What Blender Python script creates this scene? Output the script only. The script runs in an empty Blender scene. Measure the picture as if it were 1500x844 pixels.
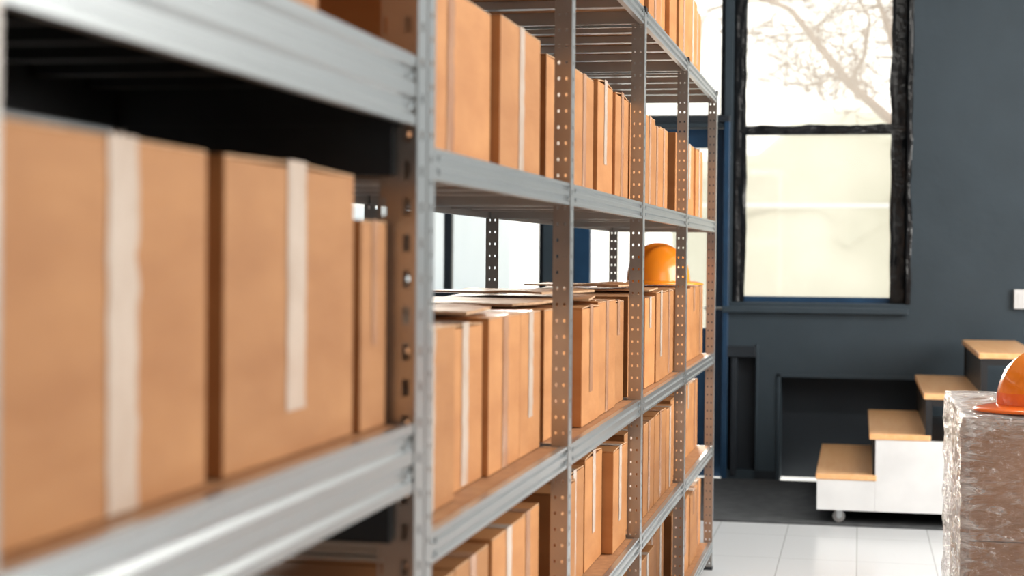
import bpy, bmesh, math, random
from mathutils import Vector, Matrix, noise
random.seed(7)
S = bpy.context.scene
S.view_settings.view_transform = 'Standard'
S.view_settings.look = 'None'

# ------------------------------------------------------------------ materials
def new_mat(name):
    m = bpy.data.materials.new(name); m.use_nodes = True
    nt = m.node_tree
    b = nt.nodes['Principled BSDF']
    return m, nt, b
def N(nt, t, **kw):
    n = nt.nodes.new(t)
    for k, v in kw.items():
        if k in n.inputs: n.inputs[k].default_value = v
        else: setattr(n, k, v)
    return n
def coords(nt, scale=(1,1,1), kind='Object'):
    tc = N(nt, 'ShaderNodeTexCoord'); mp = N(nt, 'ShaderNodeMapping')
    mp.inputs['Scale'].default_value = scale
    nt.links.new(tc.outputs[kind], mp.inputs['Vector'])
    return mp.outputs['Vector']
def noise_mat(name, c1, c2, scale=6, rough=0.6, metallic=0.0, stretch=(1,1,1), bump=0.1, bscale=None,
              detail=5, rrange=0.0, vary=0.0, spec=0.5, coat=0.0, bdist=0.01):
    m, nt, b = new_mat(name); L = nt.links.new
    v = coords(nt, stretch)
    n = N(nt, 'ShaderNodeTexNoise', Scale=scale, Detail=detail); L(v, n.inputs['Vector'])
    r = N(nt, 'ShaderNodeValToRGB')
    r.color_ramp.elements[0].color = (*c1, 1); r.color_ramp.elements[1].color = (*c2, 1)
    r.color_ramp.elements[0].position = .32; r.color_ramp.elements[1].position = .68
    L(n.outputs['Fac'], r.inputs['Fac'])
    out = r.outputs['Color']
    if vary > 0:
        oi = N(nt, 'ShaderNodeObjectInfo')
        mr = N(nt, 'ShaderNodeMapRange'); mr.inputs['To Min'].default_value = 1-vary; mr.inputs['To Max'].default_value = 1+vary*.6
        L(oi.outputs['Random'], mr.inputs['Value'])
        hs = N(nt, 'ShaderNodeHueSaturation'); L(out, hs.inputs['Color']); L(mr.outputs['Result'], hs.inputs['Value'])
        out = hs.outputs['Color']
    L(out, b.inputs['Base Color'])
    b.inputs['Metallic'].default_value = metallic
    b.inputs['Roughness'].default_value = rough
    b.inputs['Specular IOR Level'].default_value = spec
    b.inputs['Coat Weight'].default_value = coat
    if rrange:
        mr2 = N(nt, 'ShaderNodeMapRange'); mr2.inputs['To Min'].default_value = rough-rrange; mr2.inputs['To Max'].default_value = rough+rrange
        L(n.outputs['Fac'], mr2.inputs['Value']); L(mr2.outputs['Result'], b.inputs['Roughness'])
    if bump:
        n2 = N(nt, 'ShaderNodeTexNoise', Scale=bscale or scale*4, Detail=4); L(v, n2.inputs['Vector'])
        bp = N(nt, 'ShaderNodeBump', Strength=bump, Distance=bdist)
        L(n2.outputs['Fac'], bp.inputs['Height']); L(bp.outputs['Normal'], b.inputs['Normal'])
    return m

M_card = noise_mat('cardboard', (.455,.195,.068), (.565,.265,.100), scale=4, rough=.62, stretch=(1,1,3), bump=.3, bscale=9, vary=.2, spec=.35, bdist=.008)
M_cardedge = noise_mat('cardboard_cut_edge', (.50,.30,.16), (.66,.43,.26), scale=40, rough=.8, bump=0)
M_tape = noise_mat('packing_tape', (.50,.36,.27), (.88,.76,.66), scale=5, rough=.26, stretch=(1,1,.7), bump=.4, bscale=24, spec=.6, bdist=.004)
M_tape2 = noise_mat('packing_tape_tan', (.38,.15,.07), (.72,.46,.30), scale=9, rough=.25, stretch=(1,1,.35), bump=.4, bscale=30, spec=.6, bdist=.004)
M_galv = noise_mat('galvanised_steel', (.53,.57,.59), (.58,.62,.64), scale=5, rough=.30, metallic=.88, bump=0, detail=2, stretch=(1,.25,1))
M_post = noise_mat('galvanised_post_steel', (.44,.41,.385), (.52,.485,.455), scale=8, rough=.30, metallic=.88, bump=0, detail=2)
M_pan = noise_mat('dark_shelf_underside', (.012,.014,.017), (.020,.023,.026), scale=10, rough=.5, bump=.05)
M_board = noise_mat('shelf_chipboard', (.36,.18,.085), (.50,.27,.13), scale=45, rough=.6, bump=.1, bscale=150, bdist=.002)
M_wall = noise_mat('slate_wall_paint', (.025,.042,.057), (.032,.052,.070), scale=2.5, rough=.55, bump=.25, bscale=9, bdist=.012)
M_walldark = noise_mat('recess_dark_slate', (.009,.015,.023), (.014,.022,.032), scale=3, rough=.6, bump=.3, bscale=12)  # darker tone of the wall colour for the recesses and their trim
M_wallside = noise_mat('side_wall_paint', (.16,.17,.18), (.20,.21,.22), scale=2.5, rough=.7, bump=.1, bscale=9)
M_ceil = noise_mat('ceiling_paint', (.45,.45,.44), (.52,.52,.51), scale=2, rough=.8, bump=.05)
M_film = noise_mat('black_plastic_film', (.003,.004,.006), (.010,.012,.015), scale=9, rough=.28, bump=.6, bscale=18, spec=.5, bdist=.02)
M_frame = noise_mat('window_frame_paint', (.012,.018,.026), (.02,.028,.038), scale=8, rough=.4, bump=.05)
M_blue = noise_mat('blue_frame_paint', (.008,.04,.095), (.013,.058,.13), scale=8, rough=.4, bump=.05)
M_mat = noise_mat('floor_mat_rubber', (.044,.048,.052), (.078,.083,.088), scale=14, rough=.75, bump=.4, bscale=120, bdist=.004)
M_white = noise_mat('white_panel_paint', (.72,.73,.74), (.82,.83,.84), scale=5, rough=.5, bump=.04)
M_black = noise_mat('black_steel', (.010,.011,.013), (.02,.021,.024), scale=9, rough=.45, bump=.05)
M_rubber = noise_mat('caster_wheel_rubber', (.20,.20,.20), (.35,.35,.35), scale=9, rough=.5, bump=.05)
M_orange = noise_mat('hard_hat_plastic', (1.0,.27,.012), (1.0,.34,.022), scale=2, rough=.25, bump=0, coat=.4)
M_red = noise_mat('hard_hat_plastic_deep', (.98,.18,.02), (1.0,.22,.03), scale=2, rough=.25, bump=0, coat=.4)
M_strap = noise_mat('hat_lining', (.05,.05,.05), (.1,.1,.1), scale=6, rough=.7, bump=0)
M_pallet = noise_mat('pallet_timber', (.42,.28,.15), (.60,.43,.26), scale=6, rough=.75, stretch=(1,8,8), bump=.3)
M_carddark = noise_mat('wrapped_carton', (.32,.16,.082), (.42,.22,.12), scale=6, rough=.6, bump=.1, bscale=60)
M_fixture = noise_mat('fill_fixture_housing', (.6,.6,.6), (.7,.7,.7), scale=4, rough=.4, bump=0)
M_rail = noise_mat('fence_rail', (.85,.83,.78), (.88,.86,.82), scale=4, rough=.7, bump=0)
M_ground = noise_mat('outside_ground', (.60,.58,.53), (.70,.68,.63), scale=1.5, rough=.9, bump=.1)
M_hedge = noise_mat('hedge_leaves', (.50,.48,.35), (.70,.66,.52), scale=.7, rough=.9, bump=.1)
M_bark = noise_mat('tree_bark', (.29,.19,.13), (.38,.265,.19), scale=8, rough=.9, bump=.3)
M_bldg = noise_mat('outside_building_render', (.50,.60,.68), (.58,.67,.74), scale=1, rough=.9, bump=0)

def wood():
    m, nt, b = new_mat('tread_wood'); L = nt.links.new
    v = coords(nt, (14, 1.2, 14))
    n = N(nt, 'ShaderNodeTexNoise', Scale=2.2, Detail=6, Distortion=.6); L(v, n.inputs['Vector'])
    r = N(nt, 'ShaderNodeValToRGB'); r.color_ramp.elements[0].color = (.88,.46,.19,1); r.color_ramp.elements[1].color = (.95,.56,.28,1)
    r.color_ramp.elements[0].position=.3; r.color_ramp.elements[1].position=.7
    L(n.outputs['Fac'], r.inputs['Fac']); L(r.outputs['Color'], b.inputs['Base Color'])
    b.inputs['Roughness'].default_value = .35
    return m
M_wood = wood()
def tiles():
    m, nt, b = new_mat('white_floor_tile'); L = nt.links.new
    v = coords(nt, (1,1,1))
    br = N(nt, 'ShaderNodeTexBrick'); br.offset = 0; br.squash = 1
    br.inputs['Scale'].default_value = 1
    br.inputs['Brick Width'].default_value = .333; br.inputs['Row Height'].default_value = .62
    br.inputs['Mortar Size'].default_value = .0022; br.inputs['Mortar Smooth'].default_value = .1
    br.inputs['Color1'].default_value = (.76,.79,.82,1); br.inputs['Color2'].default_value = (.79,.82,.85,1)
    br.inputs['Mortar'].default_value = (.45,.46,.48,1)
    L(v, br.inputs['Vector']); L(br.outputs['Color'], b.inputs['Base Color'])
    b.inputs['Roughness'].default_value = .22
    bp = N(nt, 'ShaderNodeBump', Strength=.3, Distance=.003); bp.invert = True
    L(br.outputs['Fac'], bp.inputs['Height']); L(bp.outputs['Normal'], b.inputs['Normal'])
    return m
M_tile = tiles()
def glass():
    m, nt, b = new_mat('window_glass'); L = nt.links.new
    nt.nodes.remove(b)
    t = N(nt, 'ShaderNodeBsdfTransparent'); t.inputs['Color'].default_value = (.97,.98,.98,1)
    g = N(nt, 'ShaderNodeBsdfGlossy', Roughness=.03)
    d = N(nt, 'ShaderNodeBsdfTranslucent'); d.inputs['Color'].default_value=(.95,.93,.88,1)
    mx = N(nt, 'ShaderNodeMixShader'); mx.inputs[0].default_value = .04
    mx2 = N(nt, 'ShaderNodeMixShader'); mx2.inputs[0].default_value = .12
    L(t.outputs[0], mx2.inputs[1]); L(d.outputs[0], mx2.inputs[2])
    L(mx2.outputs[0], mx.inputs[1]); L(g.outputs[0], mx.inputs[2])
    L(mx.outputs[0], nt.nodes['Material Output'].inputs['Surface'])
    return m
M_glass = glass()
def wrap():
    m, nt, b = new_mat('stretch_wrap'); L = nt.links.new
    nt.nodes.remove(b)
    mp_in = coords(nt, (2.0, 2.0, 9))
    n = N(nt, 'ShaderNodeTexNoise', Scale=3.2, Detail=6, Distortion=1.4, Roughness=.6); L(mp_in, n.inputs['Vector'])
    v2 = coords(nt, (1,1,3)); n2 = N(nt, 'ShaderNodeTexNoise', Scale=13, Detail=4, Distortion=1.8); L(v2, n2.inputs['Vector'])
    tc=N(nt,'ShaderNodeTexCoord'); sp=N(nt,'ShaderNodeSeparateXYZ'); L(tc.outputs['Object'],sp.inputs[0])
    a = N(nt,'ShaderNodeMapRange'); a.inputs['From Min'].default_value=.30; a.inputs['From Max'].default_value=.35; a.inputs['To Min'].default_value=.22; a.inputs['To Max'].default_value=0  # left face whitened: its highlights put into the film's opacity
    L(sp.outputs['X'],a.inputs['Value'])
    c = N(nt,'ShaderNodeMapRange'); c.inputs['From Min'].default_value=.80; c.inputs['From Max'].default_value=.85; c.inputs['To Min'].default_value=0; c.inputs['To Max'].default_value=.2  # top face whitened the same way
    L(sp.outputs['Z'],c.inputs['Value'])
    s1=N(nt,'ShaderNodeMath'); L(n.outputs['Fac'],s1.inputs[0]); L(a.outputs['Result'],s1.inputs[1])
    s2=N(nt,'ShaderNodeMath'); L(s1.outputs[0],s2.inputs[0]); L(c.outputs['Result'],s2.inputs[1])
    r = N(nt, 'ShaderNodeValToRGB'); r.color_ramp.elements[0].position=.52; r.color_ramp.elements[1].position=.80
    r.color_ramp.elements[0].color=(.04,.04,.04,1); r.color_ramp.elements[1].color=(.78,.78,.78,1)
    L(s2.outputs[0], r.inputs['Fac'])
    bp = N(nt, 'ShaderNodeBump', Strength=1, Distance=.03); L(n2.outputs['Fac'], bp.inputs['Height'])
    t = N(nt, 'ShaderNodeBsdfTransparent'); t.inputs['Color'].default_value=(.97,.97,.97,1)
    p = N(nt, 'ShaderNodeBsdfPrincipled'); p.inputs['Base Color'].default_value=(.86,.85,.84,1); p.inputs['Roughness'].default_value=.15
    g = N(nt, 'ShaderNodeBsdfGlossy', Roughness=.10); L(bp.outputs['Normal'], g.inputs['Normal'])
    L(bp.outputs['Normal'], p.inputs['Normal'])
    mx = N(nt, 'ShaderNodeMixShader'); L(r.outputs['Color'], mx.inputs[0]); L(t.outputs[0], mx.inputs[1]); L(p.outputs[0], mx.inputs[2])
    mg = N(nt, 'ShaderNodeMixShader'); mg.inputs[0].default_value=.11; L(mx.outputs[0], mg.inputs[1]); L(g.outputs[0], mg.inputs[2])
    L(mg.outputs[0], nt.nodes['Material Output'].inputs['Surface'])
    return m
M_wrap = wrap()

# ------------------------------------------------------------------ mesh builder
class MB:
    def __init__(s): s.v=[]; s.f=[]; s.m=[]; s.mats=[]
    def mi(s, mat):
        if mat not in s.mats: s.mats.append(mat)
        return s.mats.index(mat)
    def face(s, pts, mat):
        i=len(s.v); s.v+= [tuple(p) for p in pts]; s.f.append(tuple(range(i,i+len(pts)))); s.m.append(s.mi(mat))
    def box(s, x0,x1,y0,y1,z0,z1, mat, M=None):
        i=len(s.v)
        P=[(x0,y0,z0),(x1,y0,z0),(x1,y1,z0),(x0,y1,z0),(x0,y0,z1),(x1,y0,z1),(x1,y1,z1),(x0,y1,z1)]
        if M is not None: P=[tuple(M@Vector(p)) for p in P]
        s.v+=P; k=s.mi(mat)
        for f in ((0,3,2,1),(4,5,6,7),(0,1,5,4),(1,2,6,5),(2,3,7,6),(3,0,4,7)):
            s.f.append(tuple(i+a for a in f)); s.m.append(k)
    def extrude(s, prof, A, B, mat):
        i=len(s.v); n=len(prof); k=s.mi(mat)
        s.v+=[tuple(Vector(A)+p) for p in prof]+[tuple(Vector(B)+p) for p in prof]
        for a in range(n):
            b=(a+1)%n; s.f.append((i+a,i+b,i+n+b,i+n+a)); s.m.append(k)
        s.f.append(tuple(i+a for a in reversed(range(n)))); s.m.append(k)
        s.f.append(tuple(i+n+a for a in range(n))); s.m.append(k)
    def cyl(s, c, r, h, axis, mat, seg=20):
        ax=Vector(axis).normalized(); u=ax.orthogonal().normalized(); w=ax.cross(u)
        prof=[(u*math.cos(t)+w*math.sin(t))*r for t in [2*math.pi*j/seg for j in range(seg)]]
        c=Vector(c); s.extrude(prof, c-ax*h/2, c+ax*h/2, mat)
    def obj(s, name, parent=None, loc=(0,0,0), bevel=0, smooth=False, recalc=True):
        me=bpy.data.meshes.new(name); me.from_pydata(s.v,[],s.f)
        for m in s.mats: me.materials.append(m)
        for p,k in zip(me.polygons,s.m): p.material_index=k; p.use_smooth=smooth
        if recalc:
            bm=bmesh.new(); bm.from_mesh(me); bmesh.ops.recalc_face_normals(bm,faces=bm.faces); bm.to_mesh(me); bm.free()
        me.update()
        o=bpy.data.objects.new(name,me); S.collection.objects.link(o); o.location=loc
        if bevel:
            b=o.modifiers.new('bevel','BEVEL'); b.width=bevel; b.segments=2; b.limit_method='ANGLE'
        if parent: o.parent=parent
        return o
def empty(name, loc=(0,0,0)):
    e=bpy.data.objects.new(name,None); S.collection.objects.link(e); e.location=loc; e.empty_display_size=.1; return e

CAMZ=1.32
# ------------------------------------------------------------------ room shell
YB=10.0; XL=-4.6; XR=4.2; ZC=4.3; YN=-3.0
b=MB(); b.box(XL-.2,XR+.2,YN-.2,YB,-.1,0,M_tile); b.obj('floor')
b=MB(); b.box(XL-.2,XR+.2,YN-.2,YB+.35,ZC,ZC+.1,M_ceil); b.obj('ceiling')
b=MB(); b.box(XL-.2,XL,YN-.2,YB,0,ZC,M_wallside); b.obj('wall_left')
b=MB(); b.box(XL,XR,YN-.2,YN,0,ZC,M_wallside); b.obj('wall_front')
def wallgrid(xs, zs, fn):
    b=MB()
    for i in range(len(xs)-1):
        for j in range(len(zs)-1):
            cx=(xs[i]+xs[i+1])/2; cz=(zs[j]+zs[j+1])/2
            r=fn(cx,cz)
            if r is None: continue
            b.box(xs[i],xs[i+1],YB+r[0],YB+.35,zs[j],zs[j+1],r[1])
    return b
xs=[XL-.2,-3.7,-1.89,-1.72,-.80,-.775,-.755,-.60,-.454,.27,.35,XR+.2]
zs=[0,.06,.62,.80,1.06,2.10,2.16,3.7,ZC]
def wf(x,z):
    if -3.7<x<-1.89 and 1.06<z<3.7: return None
    if -1.72<x<-.80 and (z<2.10 or 2.16<z<3.7): return None
    if -.755<x<.27 and 1.06<z<3.7: return None
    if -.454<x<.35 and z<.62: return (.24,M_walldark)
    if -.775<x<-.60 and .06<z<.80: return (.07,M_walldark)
    return (0,M_wall)
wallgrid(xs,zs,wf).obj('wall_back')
b=MB()
for (y0,y1,z0,z1) in ((YN-.2,-1,0,ZC),(-1,2.5,0,1.0),(-1,2.5,3.6,ZC),(2.5,4,0,ZC),(4,8,0,1.0),(4,8,3.6,ZC),(8,YB,0,ZC)):  # unseen wall openings, added for the fill lights outside
    b.box(XR,XR+.2,y0,y1,z0,z1,M_wallside)
b.obj('wall_right')
b=MB(); b.box(-.80,.275,YB-.045,YB-.002,1.00,1.035,M_wall); b.obj('trim_1',bevel=.004)
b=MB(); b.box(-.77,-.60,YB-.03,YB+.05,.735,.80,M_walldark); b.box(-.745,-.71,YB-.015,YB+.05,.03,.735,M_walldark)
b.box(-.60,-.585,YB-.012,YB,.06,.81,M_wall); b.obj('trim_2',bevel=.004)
b=MB(); b.box(-.475,-.454,YB-.012,YB+.01,0,.64,M_wall); b.box(-.475,.37,YB-.012,YB+.01,.62,.64,M_wall); b.box(.35,.37,YB-.012,YB+.01,0,.62,M_wall)
b.obj('trim_3',bevel=.003)
b=MB(); b.box(-.60,-.48,YB-.01,YB-.001,0,.06,M_walldark); b.box(.38,XR,YB-.012,YB-.001,0,.07,M_wall); b.obj('baseboard_back')

# ---- windows
def wavy_strip(b, p0, p1, w0, w1, perp, mat, seed, n=60, amp=.010, dirn=(0,-1,0)):
    p0=Vector(p0); p1=Vector(p1); perp=Vector(perp); d=Vector(dirn); rows=6
    g=[]
    for i in range(n+1):
        t=i/n; P=p0.lerp(p1,t); row=[]
        e=w1+amp*(noise.noise(Vector((t*9+seed,seed,0)))*1.6+noise.noise(Vector((t*26,seed,3)))*.5)
        for j in range(rows):
            q=w0+(e-w0)*j/(rows-1)
            h=.007*noise.noise(Vector((t*18+seed,j*.9,seed)))
            row.append(P+perp*q+d*(.012+h if 0<j else .003))
        g.append(row)
    for i in range(n):
        for j in range(rows-1): b.face([g[i][j],g[i+1][j],g[i+1][j+1],g[i][j+1]],mat)
def keep(o,e): o.parent=e; o.matrix_parent_inverse=Matrix.Translation(-Vector(e.location)); return o
def window(name,x0,x1,z0,z1,bars_z=(),bars_x=(),film=False,mat=M_frame,bottom=None,fw=.05):
    e=empty(name,((x0+x1)/2,YB+.15,z0))
    b=MB(); ya,yb=YB+.12,YB+.18
    b.box(x0,x0+fw,ya,yb,z0,z1,mat); b.box(x1-fw,x1,ya,yb,z0,z1,mat)
    b.box(x0+fw,x1-fw,ya,yb,z1-fw,z1,mat); b.box(x0+fw,x1-fw,ya,yb,z0,z0+fw*.7,bottom or mat)
    for z,h in bars_z: b.box(x0+fw,x1-fw,ya+.005,yb-.005,z-h/2,z+h/2,mat)
    for x,w in bars_x: b.box(x-w/2,x+w/2,ya+.004,yb-.004,z0+fw,z1-fw,mat)
    keep(b.obj(name+'_frame',bevel=.003),e)
    g=MB(); g.box(x0+fw*.8,x1-fw*.8,YB+.148,YB+.152,z0+fw*.6,z1-fw*.8,M_glass)
    keep(g.obj(name+'_glass'),e)
    if film:
        f=MB()
        wavy_strip(f,(x0,YB+.10,z0),(x0,YB+.10,z1),0,.082,(1,0,0),M_film,1.3)
        wavy_strip(f,(x1,YB+.10,z0),(x1,YB+.10,z1),0,.105,(-1,0,0),M_film,5.1)
        wavy_strip(f,(x1-.012,YB-.002,z0),(x1-.012,YB-.002,z1),0,.028,(1,0,0),M_film,3.1,amp=.010,dirn=(0,-.5,0))
        for z,h in bars_z:
            wavy_strip(f,(x0+.03,YB+.10,z-h*.5),(x1-.03,YB+.10,z-h*.5),0,h*1.1,(0,0,1),M_film,9.7,amp=.006)
        keep(f.obj(name+'_film',recalc=False,smooth=True),e)
    return e
window('window_1',-.755,.27,1.06,3.7,bars_z=((2.085,.048),),film=True,bottom=M_blue)
window('window_2',-3.7,-1.89,1.06,3.7,bars_z=((2.07,.05),),bars_x=((-2.52,.05),),bottom=M_frame)
window('window_3',-1.72,-.80,2.16,3.7,bars_z=(),fw=.035)
b=MB(); b.box(-.80,-.765,YB-.03,YB-.001,0,2.13,M_blue); b.box(-1.76,-1.72,YB-.03,YB-.001,0,2.13,M_frame); b.box(-1.76,-.765,YB-.03,YB-.001,2.13,2.165,M_frame); b.obj('trim_4',bevel=.004)
e=empty('door_1',(-1.26,YB+.1,0)); b=MB()
x0,x1=-1.715,-.805; ya,yb=YB+.08,YB+.125
b.box(x0,x0+.10,ya,yb,.005,2.095,M_blue); b.box(x1-.10,x1,ya,yb,.005,2.095,M_blue); b.box(x0+.1,x1-.1,ya,yb,1.98,2.095,M_blue)
b.box(x0+.1,x1-.1,ya,yb,.005,.9,M_blue)
b.cyl((x1-.05,ya-.035,1.02),.009,.12,(1,0,0),M_galv); b.cyl((x1-.02,ya-.018,1.02),.009,.035,(0,1,0),M_galv)
keep(b.obj('door_leaf',bevel=.003),e)
g=MB(); g.box(x0+.1,x1-.1,YB+.10,YB+.105,.9,1.98,M_glass); keep(g.obj('door_glass'),e)
b=MB(); b.box(.865,1.10,YB-.035,YB-.001,1.045,1.155,M_white); b.box(.885,1.0,YB-.038,YB-.035,1.065,1.135,M_white); b.box(1.02,1.08,YB-.04,YB-.035,1.085,1.115,M_white); b.obj('wall_control_box',bevel=.004)
b=MB(); b.box(-1.7,3.4,8.40,YB-.02,.0005,.012,M_mat); b.obj('floor_mat',bevel=.003)

# ------------------------------------------------------------------ racks
D=.45; DF=.60
PROF=[(-.014,1),(0,1),(0,.86),(-.006,.80),(-.006,.66),(0,.60),(0,.42),(-.006,.36),(-.006,.20),(0,.14),(0,0),(-.014,0)]
def holes_plate(b, o, u, w, h, pitch, cols, hv, mat):
    o=Vector(o); u=Vector(u)
    us=[0]; hol=[]
    for a,c in cols: hol.append(len(us)); us+=[a,c]
    us.append(w)
    vs=[0]; n=int(h/pitch); hr=[]
    for i in range(n):
        m=(i+.5)*pitch; hr.append(len(vs)); vs+=[m-hv/2,m+hv/2]
    vs.append(h)
    k=b.mi(mat); base=len(b.v)
    for z in vs:
        for q in us: b.v.append(tuple(o+u*q+Vector((0,0,z))))
    nu=len(us)
    hs=set(hr); cs=set(hol)
    for j in range(len(vs)-1):
        for i in range(nu-1):
            if j in hs and i in cs: continue
            a=base+j*nu+i
            b.f.append((a,a+1,a+1+nu,a+nu)); b.m.append(k)
def post(parent,y,front,H,a,bb,pitch,big,fmat=None):
    b=MB()
    X=-DF if front else -(DF+D); s=-1 if front else 1
    ca=[(a*.22,a*.22+.005),(a*.66,a*.66+.005)] if not big else [(a*.16,a*.16+.010),(a*.84,a*.84+.005)]
    hv=.007 if not big else .024
    holes_plate(b,(X,y,0.012),(s,0,0),a,H-.012,pitch,ca,hv,M_post)
    cb=[(bb*.40,bb*.40+.009)]
    holes_plate(b,(X,y,0.012),(0,1,0),bb,H-.012,pitch,cb,hv*1.2 if not big else .014,fmat or M_galv)
    o=b.obj('post',parent=parent,recalc=False); m=o.modifiers.new('thick','SOLIDIFY'); m.thickness=.002; m.offset=0
    c=MB(); c.box(min(X,X+s*a)-.002,max(X,X+s*a)+.002,y-.002,y+bb+.002,0,.014,M_black)
    c.box(min(X,X+s*a)-.002,max(X,X+s*a)+.002,y-.003,y+.004,H-.012,H+.004,M_black); c.box(X-.003,X+.003,y-.002,y+bb,H-.012,H+.004,M_black)
    c.obj('post_cap',parent=parent)
def shelf(parent,y0,y1,ztop,bh,xf,xb,dark=False):
    b=MB(); ME=M_pan if dark else M_galv  # dark: rear and far end beams coloured black for the bay's shade
    pf=[Vector((x,0,(z-1)*bh)) for x,z in PROF]; pb=[Vector((-x,0,(z-1)*bh)) for x,z in PROF]
    b.extrude(pf,(xf-.001,y0,ztop),(xf-.001,y1,ztop),M_galv)
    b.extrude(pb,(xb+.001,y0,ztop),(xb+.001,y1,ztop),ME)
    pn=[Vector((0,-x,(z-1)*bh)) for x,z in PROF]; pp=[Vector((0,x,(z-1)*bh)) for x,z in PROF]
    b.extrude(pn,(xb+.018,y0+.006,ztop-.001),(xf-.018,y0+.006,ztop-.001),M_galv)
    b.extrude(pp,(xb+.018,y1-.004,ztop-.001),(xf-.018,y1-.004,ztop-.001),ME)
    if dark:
        b.box(xb+.03,xf-.03,y1-.016,y1-.006,ztop-.165,ztop-bh,M_pan)  # dark panel added to fill the black gap below the end beam
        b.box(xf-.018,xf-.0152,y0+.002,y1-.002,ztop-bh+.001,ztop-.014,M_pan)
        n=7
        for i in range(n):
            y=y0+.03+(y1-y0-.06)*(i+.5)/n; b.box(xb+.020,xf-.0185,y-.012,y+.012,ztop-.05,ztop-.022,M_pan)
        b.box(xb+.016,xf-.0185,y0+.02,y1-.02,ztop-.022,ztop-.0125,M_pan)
    else:
        for t in (.2,.4,.6,.8):
            y=y0+(y1-y0)*t; b.box(xb+.016,xf-.016,y-.018,y+.018,ztop-.034,ztop-.013,M_galv)
    b.box(xb+.016,xf-.0155,y0+.02,y1-.02,ztop-.012,ztop-.001,M_board)
    for yy in (y0+.025,y1-.025):
        for zz in (.3,.72): b.cyl((xf+.0005,yy,ztop-bh*zz),.005,.004,(1,0,0),M_galv,10)
    return b.obj('shelf',parent=parent)
def Y(k): return 1.2*k-.125
LEV=[2.02,1.475,.92,.53,.12]
rack=empty('metal_shelving_rack')
for k in (2,3,4,5,6):
    for fr in (True,False): post(rack,Y(k) if k>2 else Y(2)+.012,fr,2.02,.036,.04,.034,False)
for k in (2,3,4,5):
    for z in LEV: shelf(rack,Y(k)+(.055 if k==2 else .042),Y(k+1)-.002,z,.046,-DF,-(DF+D))
LEV1=[2.10,CAMZ+.274,CAMZ-.232,.50,.12]
rack1=empty('metal_shelving_rack')
Y10,Y11=1.04,Y(2)-.045
for y in (Y10,Y11):
    for fr in (True,False): post(rack1,y,fr,2.2,.052,.05,.05,True,M_post if y==Y10 else None)
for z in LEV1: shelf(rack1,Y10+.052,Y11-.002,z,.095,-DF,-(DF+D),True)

# ------------------------------------------------------------------ cardboard boxes
def carton(dx,dy,h,tapew=.046,frac=1.0,mat=M_tape,lift=.0,seed=0,tapeoff=0.0):
    b=MB(); x0,x1=-dx,0; hy=dy/2
    b.box(x0,x1,-hy,hy,0,h-.004,M_card)
    for s in (-1,1):
        g=.0015
        i=len(b.v); z0=h-.004; t=.0035
        P=[(x0,s*hy,z0),(x1,s*hy,z0),(x1,s*g,z0+lift),(x0,s*g,z0+lift)]
        b.v+=[p for p in P]+[(p[0],p[1],p[2]+t) for p in P]
        kc=b.mi(M_card); ke=b.mi(M_cardedge)
        for f,k in (((0,3,2,1),kc),((4,5,6,7),kc),((0,1,5,4),kc),((1,2,6,5),ke),((2,3,7,6),ke),((3,0,4,7),ke)):
            b.f.append(tuple(i+a for a in f)); b.m.append(k)
    n=22; t=tapew/2
    zt=h+lift+.0006
    path=[(x,zt) for x in (x0,x0*.5,0.0012)]+[(0.0012,zt-(j+1)/n*h*frac) for j in range(n)]
    prev=None
    for j,(x,z) in enumerate(path):
        wv=.004*noise.noise(Vector((seed*3.1,j*.5,0))); wr=.006*noise.noise(Vector((seed*3.1,j*.6,5)))
        a=Vector((x,tapeoff-t+wv,max(z,.001))); c=Vector((x,tapeoff+t+wr+wv,max(z,.001)))
        if prev: b.face([prev[0],prev[1],c,a],mat)
        prev=(a,c)
    return b
cnt=0
def place(y0,y1,zs,h,setback=.04,depth=.36,mat=None,frac=None,lift=None,yaw=0,tapew=.046,tapeoff=0,df=DF):
    global cnt
    cnt+=1
    rnd=random.Random(cnt*13)
    mat=mat or (M_tape if rnd.random()<.4 else M_tape2)
    frac=frac if frac is not None else rnd.choice((1,1,1,.75,.35))
    lift=lift if lift is not None else rnd.choice((0,0,.004,.009))
    b=carton(depth,y1-y0,h,tapew,frac,mat,lift,cnt,tapeoff)
    o=b.obj('cardboard_box',loc=(-(df+setback),(y0+y1)/2,zs),recalc=False)
    o.rotation_euler=(0,0,yaw)
    bv=o.modifiers.new('bevel','BEVEL'); bv.width=.003; bv.segments=2; bv.limit_method='ANGLE'
    return o
z=LEV1[2]+.0005
place(1.125,1.575,z,.335,.04,.36,M_tape,1,.0,tapew=.062,tapeoff=.03)
place(1.622,2.070,z,.335,.04,.36,M_tape,.86,.004,tapew=.064,tapeoff=.0)
place(2.088,2.205,z,.278,.035,.30,M_tape2,.6,0,tapew=.02)
z=LEV1[1]+.0005
place(1.14,1.55,z,.33,.05); place(1.56,1.95,z,.33,.05); place(1.99,2.19,z,.30,.16,.26)
z=LEV1[3]+.0005
place(1.13,1.52,z,.30,.05); place(1.54,1.86,z,.30,.08); place(1.88,2.18,z,.27,.05)
z=LEV1[4]+.0005
place(1.13,1.6,z,.24,.05); place(1.63,2.15,z,.24,.05)
def fill(k,z,hs=.29,ws=None,flat=False):
    y=Y(k)+.065; end=Y(k+1)-.03; i=0
    rnd=random.Random(k*100+int(z*100))
    while True:
        w=(ws[i] if ws and i<len(ws) else rnd.uniform(.24,.34))
        if y+w>end:
            if end-y>.17: w=end-y
            else: break
        h=hs*rnd.uniform(.955,1.02)
        if flat: h=min(h,.288)
        place(y,y+w,z+.0005,h,.035+rnd.choice((0,.004,.012,.02,.03)),.37,yaw=0,lift=rnd.choice((0,.004)) if flat else None)
        y+=w+rnd.choice((.003,.005,.012,.02)); i+=1
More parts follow.
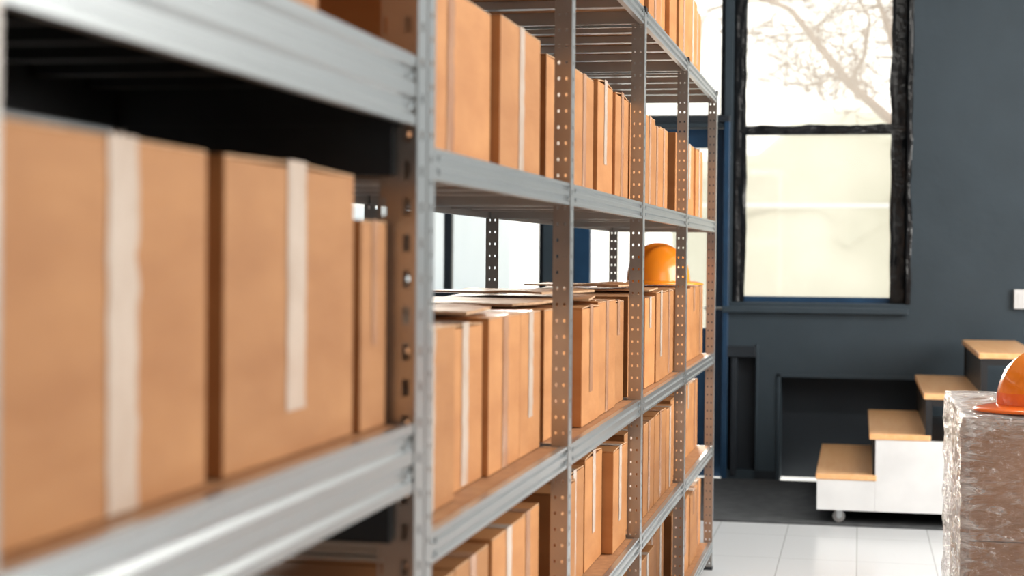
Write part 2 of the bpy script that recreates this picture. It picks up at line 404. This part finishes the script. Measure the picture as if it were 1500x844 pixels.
for k in (2,3,4,5):
    fill(k,LEV[0],.29)
    fill(k,LEV[1],.285,ws=[.60,.38] if k==2 else None)
    fill(k,LEV[2],.29,ws=[.315,.27,.28] if k==2 else None,flat=True)
    fill(k,LEV[3],.285)
    fill(k,LEV[4],.285)
def sheet(b,x,y,z,lx,ly,yaw,seed):
    n=8; R=Matrix.Rotation(yaw,3,'Z'); base=len(b.v)
    for lay in (0,.005):
        for i in range(n+1):
            for j in range(n+1):
                u=i/n-.5; v=j/n-.5
                p=R@Vector((u*lx,v*ly,0))
                b.v.append((x+p.x,y+p.y,z+lay+.010*max(0,noise.noise(Vector((u*2+seed,v*2,seed))))))
    k=b.mi(M_card); ke=b.mi(M_cardedge); q=(n+1)**2
    def F(t,m): b.f.append(tuple(base+a for a in t)); b.m.append(m)
    for i in range(n):
        for j in range(n):
            a=i*(n+1)+j
            F((a,a+1,a+n+2,a+n+1),k); F((q+a,q+a+n+1,q+a+n+2,q+a+1),k)
    for i in range(n):
        for (a,c) in ((i,i+1),(n*(n+1)+i,n*(n+1)+i+1),(i*(n+1),(i+1)*(n+1)),(i*(n+1)+n,(i+1)*(n+1)+n)):
            F((a,c,q+c,q+a),ke)
zz=LEV[2]+.2945
for grp in (((-.84,4.15,0,.36,.42,.12,1),(-.85,4.10,.016,.30,.36,-.2,4)),
            ((-.86,3.66,0,.34,.40,-.12,2),),((-.83,5.35,0,.36,.46,.06,3),(-.85,5.22,.016,.30,.34,-.1,6)),((-.86,3.05,0,.32,.36,.1,5),)):
    b=MB()
    for (x,y,dz,lx,ly,yw,sd) in grp: sheet(b,x,y,zz+dz,lx,ly,yw,sd)
    b.obj('flattened_cartons')

# ------------------------------------------------------------------ hard hat
def hard_hat(name,loc,mat,yaw=0,scale=1.0,tilt=(0,0),bmat=None):
    b=MB(); nu,nv=48,14; a,c,H=.135,.110,.145
    k=b.mi(mat); kb=b.mi(bmat or mat); base=len(b.v)
    for j in range(nv+1):
        ph=j/nv*math.pi/2
        for i in range(nu):
            th=2*math.pi*i/nu; rr=math.cos(ph)**.82
            x=a*rr*math.cos(th); y=c*rr*math.sin(th); z=H*math.sin(ph)**.95
            d=abs(y); rid=.007*math.exp(-(d/.012)**2)+.004*math.exp(-((d-.045)/.008)**2)
            s=1+rid*math.sin(ph)/.12
            b.v.append((x*s,y,z*s+.012))
    for j in range(nv):
        for i in range(nu):
            i2=(i+1)%nu; b.f.append((base+j*nu+i,base+j*nu+i2,base+(j+1)*nu+i2,base+(j+1)*nu+i)); b.m.append(kb if j<2 else k)
    ring=[]
    for q,(w,dz) in enumerate(((0,.012),(.35,.010),(.8,.005),(1,.001),(1,-.004),(.0,.004))):
        row=[]
        for i in range(nu):
            th=2*math.pi*i/nu; e=.014+.05*max(0,math.cos(th))**1.5
            row.append(len(b.v)); x=(a+e*w)*math.cos(th); y=(c+e*w)*math.sin(th)
            b.v.append((x,y,dz+.004))
        ring.append(row)
    for q in range(len(ring)-1):
        for i in range(nu):
            i2=(i+1)%nu; b.f.append((ring[q][i],ring[q+1][i],ring[q+1][i2],ring[q][i2])); b.m.append(kb)
    r1=[];r2=[]
    for i in range(nu):
        th=2*math.pi*i/nu; r1.append((.88*a*math.cos(th),.88*c*math.sin(th),.002)); r2.append((.88*a*math.cos(th),.88*c*math.sin(th),.035))
    for i in range(nu):
        i2=(i+1)%nu; b.face([r1[i],r1[i2],r2[i2],r2[i]],M_strap)
    o=b.obj(name,loc=loc,smooth=True)
    o.rotation_euler=(tilt[0],tilt[1],yaw); o.scale=(scale,)*3
    return o
hard_hat('hard_hat',(-.785,6.62,LEV[2]+.293),M_orange,yaw=math.radians(45))

# ------------------------------------------------------------------ wrapped pallet
px0,px1,py0,py1,ptop=.30,1.45,5.06,6.10,.85
e=empty('wrapped_pallet_load',((px0+px1)/2,(py0+py1)/2,0))
b=MB()
for i in range(6):
    x=px0+.02+i*(px1-px0-.14)/5; b.box(x,x+.10,py0+.01,py1-.01,.118,.14,M_pallet)
for y in (py0+.02,(py0+py1)/2-.05,py1-.12):
    b.box(px0+.02,px1-.02,y,y+.10,.098,.118,M_pallet); b.box(px0+.02,px1-.02,y,y+.10,0,.02,M_pallet)
    for x in (px0+.02,(px0+px1)/2-.07,px1-.16): b.box(x,x+.14,y,y+.10,.02,.098,M_pallet)
keep(b.obj('pallet',bevel=.002),e)
b=MB(); nz=2; hz=(ptop-.14)/nz
for kz in range(nz):
    for ix in range(2):
        for iy in range(3):
            wx=(px1-px0-.04)/2; wy=(py1-py0-.04)/3
            x=px0+.02+ix*wx; y=py0+.02+iy*wy; z=.14+kz*hz
            b.box(x+.002,x+wx-.002,y+.002,y+wy-.002,z+.001,z+hz-.002,M_carddark)
            b.box(x+wx*.42,x+wx*.58,y+.0005,y+.002,z+.001,z+hz-.002,M_tape2)
keep(b.obj('stacked_cartons',bevel=.004),e)
bm=bmesh.new(); bmesh.ops.create_cube(bm,size=1)
for v in bm.verts: v.co=Vector(((px0+px1)/2+v.co.x*(px1-px0),(py0+py1)/2+v.co.y*(py1-py0),.06+(ptop+.008-.06)*(v.co.z+.5)))
bmesh.ops.delete(bm,geom=[f for f in bm.faces if f.normal.z<-.5],context='FACES')
bmesh.ops.subdivide_edges(bm,edges=bm.edges,cuts=64,use_grid_fill=True)
bm.normal_update()
for v in bm.verts:
    p=v.co; n=noise.noise(Vector((p.x*5,p.y*5,p.z*17)))+.4*noise.noise(Vector((p.x*16,p.y*16,p.z*30)))
    onTop = p.z>ptop-.001
    if onTop and not(abs(p.x-px0)<.01 or abs(p.y-py0)<.01): v.co=p+Vector((0,0,max(-.002,.004*n)))
    else: v.co=p+v.normal*(.004+.009*n)
me=bpy.data.meshes.new('stretch_wrap'); bm.to_mesh(me); bm.free(); me.materials.append(M_wrap)
for p in me.polygons: p.use_smooth=True
o=bpy.data.objects.new('stretch_wrap',me); S.collection.objects.link(o); keep(o,e)
hard_hat('hard_hat',(.565,5.33,ptop+.014),M_orange,yaw=math.radians(205),scale=1.17,bmat=M_red)

# ------------------------------------------------------------------ rolling steps
e=empty('rolling_wooden_steps',(.3,9.0,0))
ys0,ys1=8.42,9.80; x0=-.205; run=.258
hts=[.255,.46,.665,.87]
b=MB()
for i,h in enumerate(hts): b.box(x0+i*run,x0+i*run+.295,ys0,ys1,h-.028,h,M_wood)
keep(b.obj('treads',bevel=.004),e)
b=MB()
for ya,mt in ((ys0+.004,M_white),(ys1-.022,M_black)):  # rear panel coloured black to keep the void under the steps dark
    b.box(x0+.006,x0+run+.03,ya,ya+.018,.075,hts[0]-.029,mt)
    b.box(x0+run+.03,x0+4*run,ya,ya+.018,.075,hts[1]-.029,mt)
b.box(x0+.006,x0+.022,ys0+.022,ys1-.022,.075,hts[0]-.029,M_white)
keep(b.obj('side_panels',bevel=.002),e)
b=MB()
for i in range(1,4): b.box(x0+i*run+.02,x0+i*run+.035,ys0+.03,ys1-.03,hts[i-1]+.001,hts[i]-.03,M_black)
for i in (2,3):
    for ya in (ys0+.005,ys1-.035):
        b.box(x0+i*run+.012,x0+i*run+.042,ya,ya+.03,hts[1]-.02,hts[i]-.029,M_black)
        b.box(x0+i*run+.04,x0+i*run+.28,ya,ya+.03,hts[i]-.06,hts[i]-.029,M_black)
b.box(x0+2*run+.04,x0+4*run+.03,ys0+.036,ys1-.036,hts[1]-.045,hts[1]-.03,M_black)
b.box(x0+4*run-.005,x0+4*run+.03,ys0+.005,ys0+.035,.08,hts[3]-.03,M_black); b.box(x0+4*run-.005,x0+4*run+.03,ys1-.035,ys1-.005,.08,hts[3]-.03,M_black)
b.box(x0+.03,x0+4*run+.02,ys0+.03,ys1-.03,.078,.095,M_black)
keep(b.obj('steel_frame'),e)
b=MB()
for x in (-.09,.70):
    for y in (ys0+.05,ys1-.08):
        b.cyl((x,y,.030+.012),.030,.022,(0,1,0),M_rubber); b.cyl((x,y,.042),.012,.030,(0,1,0),M_galv,12)
        b.box(x-.028,x+.028,y-.022,y+.022,.074,.078,M_galv); b.box(x-.012,x+.016,y-.017,y-.014,.036,.075,M_galv); b.box(x-.012,x+.016,y+.014,y+.017,.036,.075,M_galv)
keep(b.obj('casters'),e)

# ------------------------------------------------------------------ outside
b=MB(); b.box(-30,30,YB+.36,60,-.4,-.3,M_ground); b.obj('outside_ground')
bm=bmesh.new(); bmesh.ops.create_cube(bm,size=1); bmesh.ops.subdivide_edges(bm,edges=bm.edges,cuts=40,use_grid_fill=True)
for v in bm.verts:
    p=Vector((v.co.x*18+6.2,26+v.co.y*1.6,1.35+v.co.z*3.4)); n=noise.noise(p*.6)+.5*noise.noise(p*1.7)
    v.co=p+Vector((.1*n,.2*n,.9*n if v.co.z>0 else 0))
me=bpy.data.meshes.new('hedge'); bm.to_mesh(me); bm.free(); me.materials.append(M_hedge)
for p in me.polygons: p.use_smooth=True
o=bpy.data.objects.new('hedge',me); S.collection.objects.link(o)
b=MB(); b.box(-16,-4.6,17,22,-.35,2.6,M_bldg)
for i in range(5):
    b.box(-15+i*1.9,-14+i*1.9,16.9,17.0,1,2.2,M_white)
b.obj('neighbouring_building')
b=MB()
for i in range(5): b.box(-6+i*4,-5.95+i*4,15.5,15.55,-.35,1.83,M_rail)
b.box(-6,11,15.5,15.54,1.79,1.83,M_rail); b.obj('fence')
def tree(name,base,seed,H=2.6,r0=.12,lean=(-.1,0,1),dmax=6,zmin=2.75):
    rnd=random.Random(seed); cu=bpy.data.curves.new(name,'CURVE'); cu.dimensions='3D'; cu.bevel_depth=1; cu.bevel_resolution=0
    def br(p,d,L,r,dep):
        pts=[p.copy()]; n=4; q=p.copy(); dd=d.copy()
        for i in range(n):
            up=.9 if (q.z<zmin+.4 and dep<dmax) else 0
            dd=(dd+Vector((rnd.uniform(-1,1),rnd.uniform(-1,1),rnd.uniform(-.6,.6)+up*2))*.2).normalized(); q=q+dd*L/n
            pts.append(q.copy())
        s=cu.splines.new('POLY'); s.points.add(n)
        for i,P in enumerate(pts): s.points[i].co=(*P,1); s.points[i].radius=r*(1-.45*i/n)
        if dep==0: return
        for c in range(3 if dep>2 else 5):
            at=pts[rnd.randint(1,n)] if (c and dep<dmax) else pts[-1]
            nd=(dd+Vector((rnd.uniform(-1,1),rnd.uniform(-1,1),rnd.uniform(-.7,.5)))*.85)
            if at.z<zmin+.3: nd.z=abs(nd.z)
            br(at,nd.normalized(),L*rnd.uniform(.6,.8),max(.006,r*.5),dep-1)
    br(Vector(base),Vector(lean),H,r0,dmax)
    cu.materials.append(M_bark); o=bpy.data.objects.new(name,cu); S.collection.objects.link(o)
tree('bare_tree',(1.7,17.5,-.3),3,3.1,.12,(-.13,0,1),zmin=2.6); tree('bare_tree',(2.2,21,-.3),11,3.5,.13,(-.14,0,1),zmin=3.0)

# ------------------------------------------------------------------ lights
w=bpy.data.worlds.new('daylight'); S.world=w; w.use_nodes=True
nt=w.node_tree; bg=nt.nodes['Background']
tc=N(nt,'ShaderNodeTexCoord'); sp=N(nt,'ShaderNodeSeparateXYZ'); r=N(nt,'ShaderNodeValToRGB')
nt.links.new(tc.outputs['Generated'],sp.inputs[0]); nt.links.new(sp.outputs['Z'],r.inputs['Fac']); nt.links.new(r.outputs['Color'],bg.inputs['Color'])
r.color_ramp.elements[0].color=(1,.94,.84,1); r.color_ramp.elements[1].color=(.88,.94,1,1)
bg.inputs['Strength'].default_value=2.1
def area(name,loc,target,sx,sy,power,col):
    l=bpy.data.lights.new(name,'AREA'); l.shape='RECTANGLE'; l.size=sx; l.size_y=sy; l.energy=power; l.color=col
    o=bpy.data.objects.new(name,l); S.collection.objects.link(o); o.location=loc
    o.rotation_euler=(Vector(target)-Vector(loc)).to_track_quat('-Z','Y').to_euler(); return o
area('side_fill_light',(XR+.3,6,2.3),(0,6.3,.9),3.9,2.6,380,(1,.96,.90))  # added fill light behind an unseen wall opening, brightens the far bays
area('side_fill_light',(XR+.3,.75,2.3),(-1,2,1.2),3.4,2.6,18,(1,.97,.93))  # weaker added fill for the near bay
sl=bpy.data.lights.new('hazy_sun','SUN'); sl.energy=4.0; sl.angle=math.radians(12); sl.color=(1,.92,.80)
so=bpy.data.objects.new('hazy_sun',sl); S.collection.objects.link(so); so.location=(-2,20,8)
so.rotation_euler=Vector((.22,-1,-.17)).to_track_quat('-Z','Y').to_euler()
for y in (2.0,6.5):  # unseen ceiling fixtures, added to carry fill light for the aisle
    b=MB(); b.box(1.0,1.25,y-.7,y+.7,ZC-.45,ZC-.38,M_fixture); b.box(1.1,1.14,y-.5,y-.46,ZC-.38,ZC,M_fixture); b.box(1.1,1.14,y+.46,y+.5,ZC-.38,ZC,M_fixture); b.obj('ceiling_fill_fixture')
    area('ceiling_fill_light',(1.125,y,ZC-.47),(1.0,y,0),.25,1.4,16 if y<3 else 55,(1,.95,.88))

# ------------------------------------------------------------------ camera
cam=bpy.data.cameras.new('camera'); co=bpy.data.objects.new('camera',cam); S.collection.objects.link(co)
cam.sensor_width=36; cam.lens=2450/1500*36; cam.clip_start=.05; cam.clip_end=200
co.matrix_world=Matrix.Translation((0,0,CAMZ)) @ Matrix.Rotation(math.radians(11.76),4,'Z') @ Matrix.Rotation(math.radians(90-1.085),4,'X') @ Matrix.Rotation(math.radians(.5),4,'Z')
cam.dof.use_dof=True; cam.dof.focus_distance=4.9; cam.dof.aperture_fstop=3.5
S.camera=co
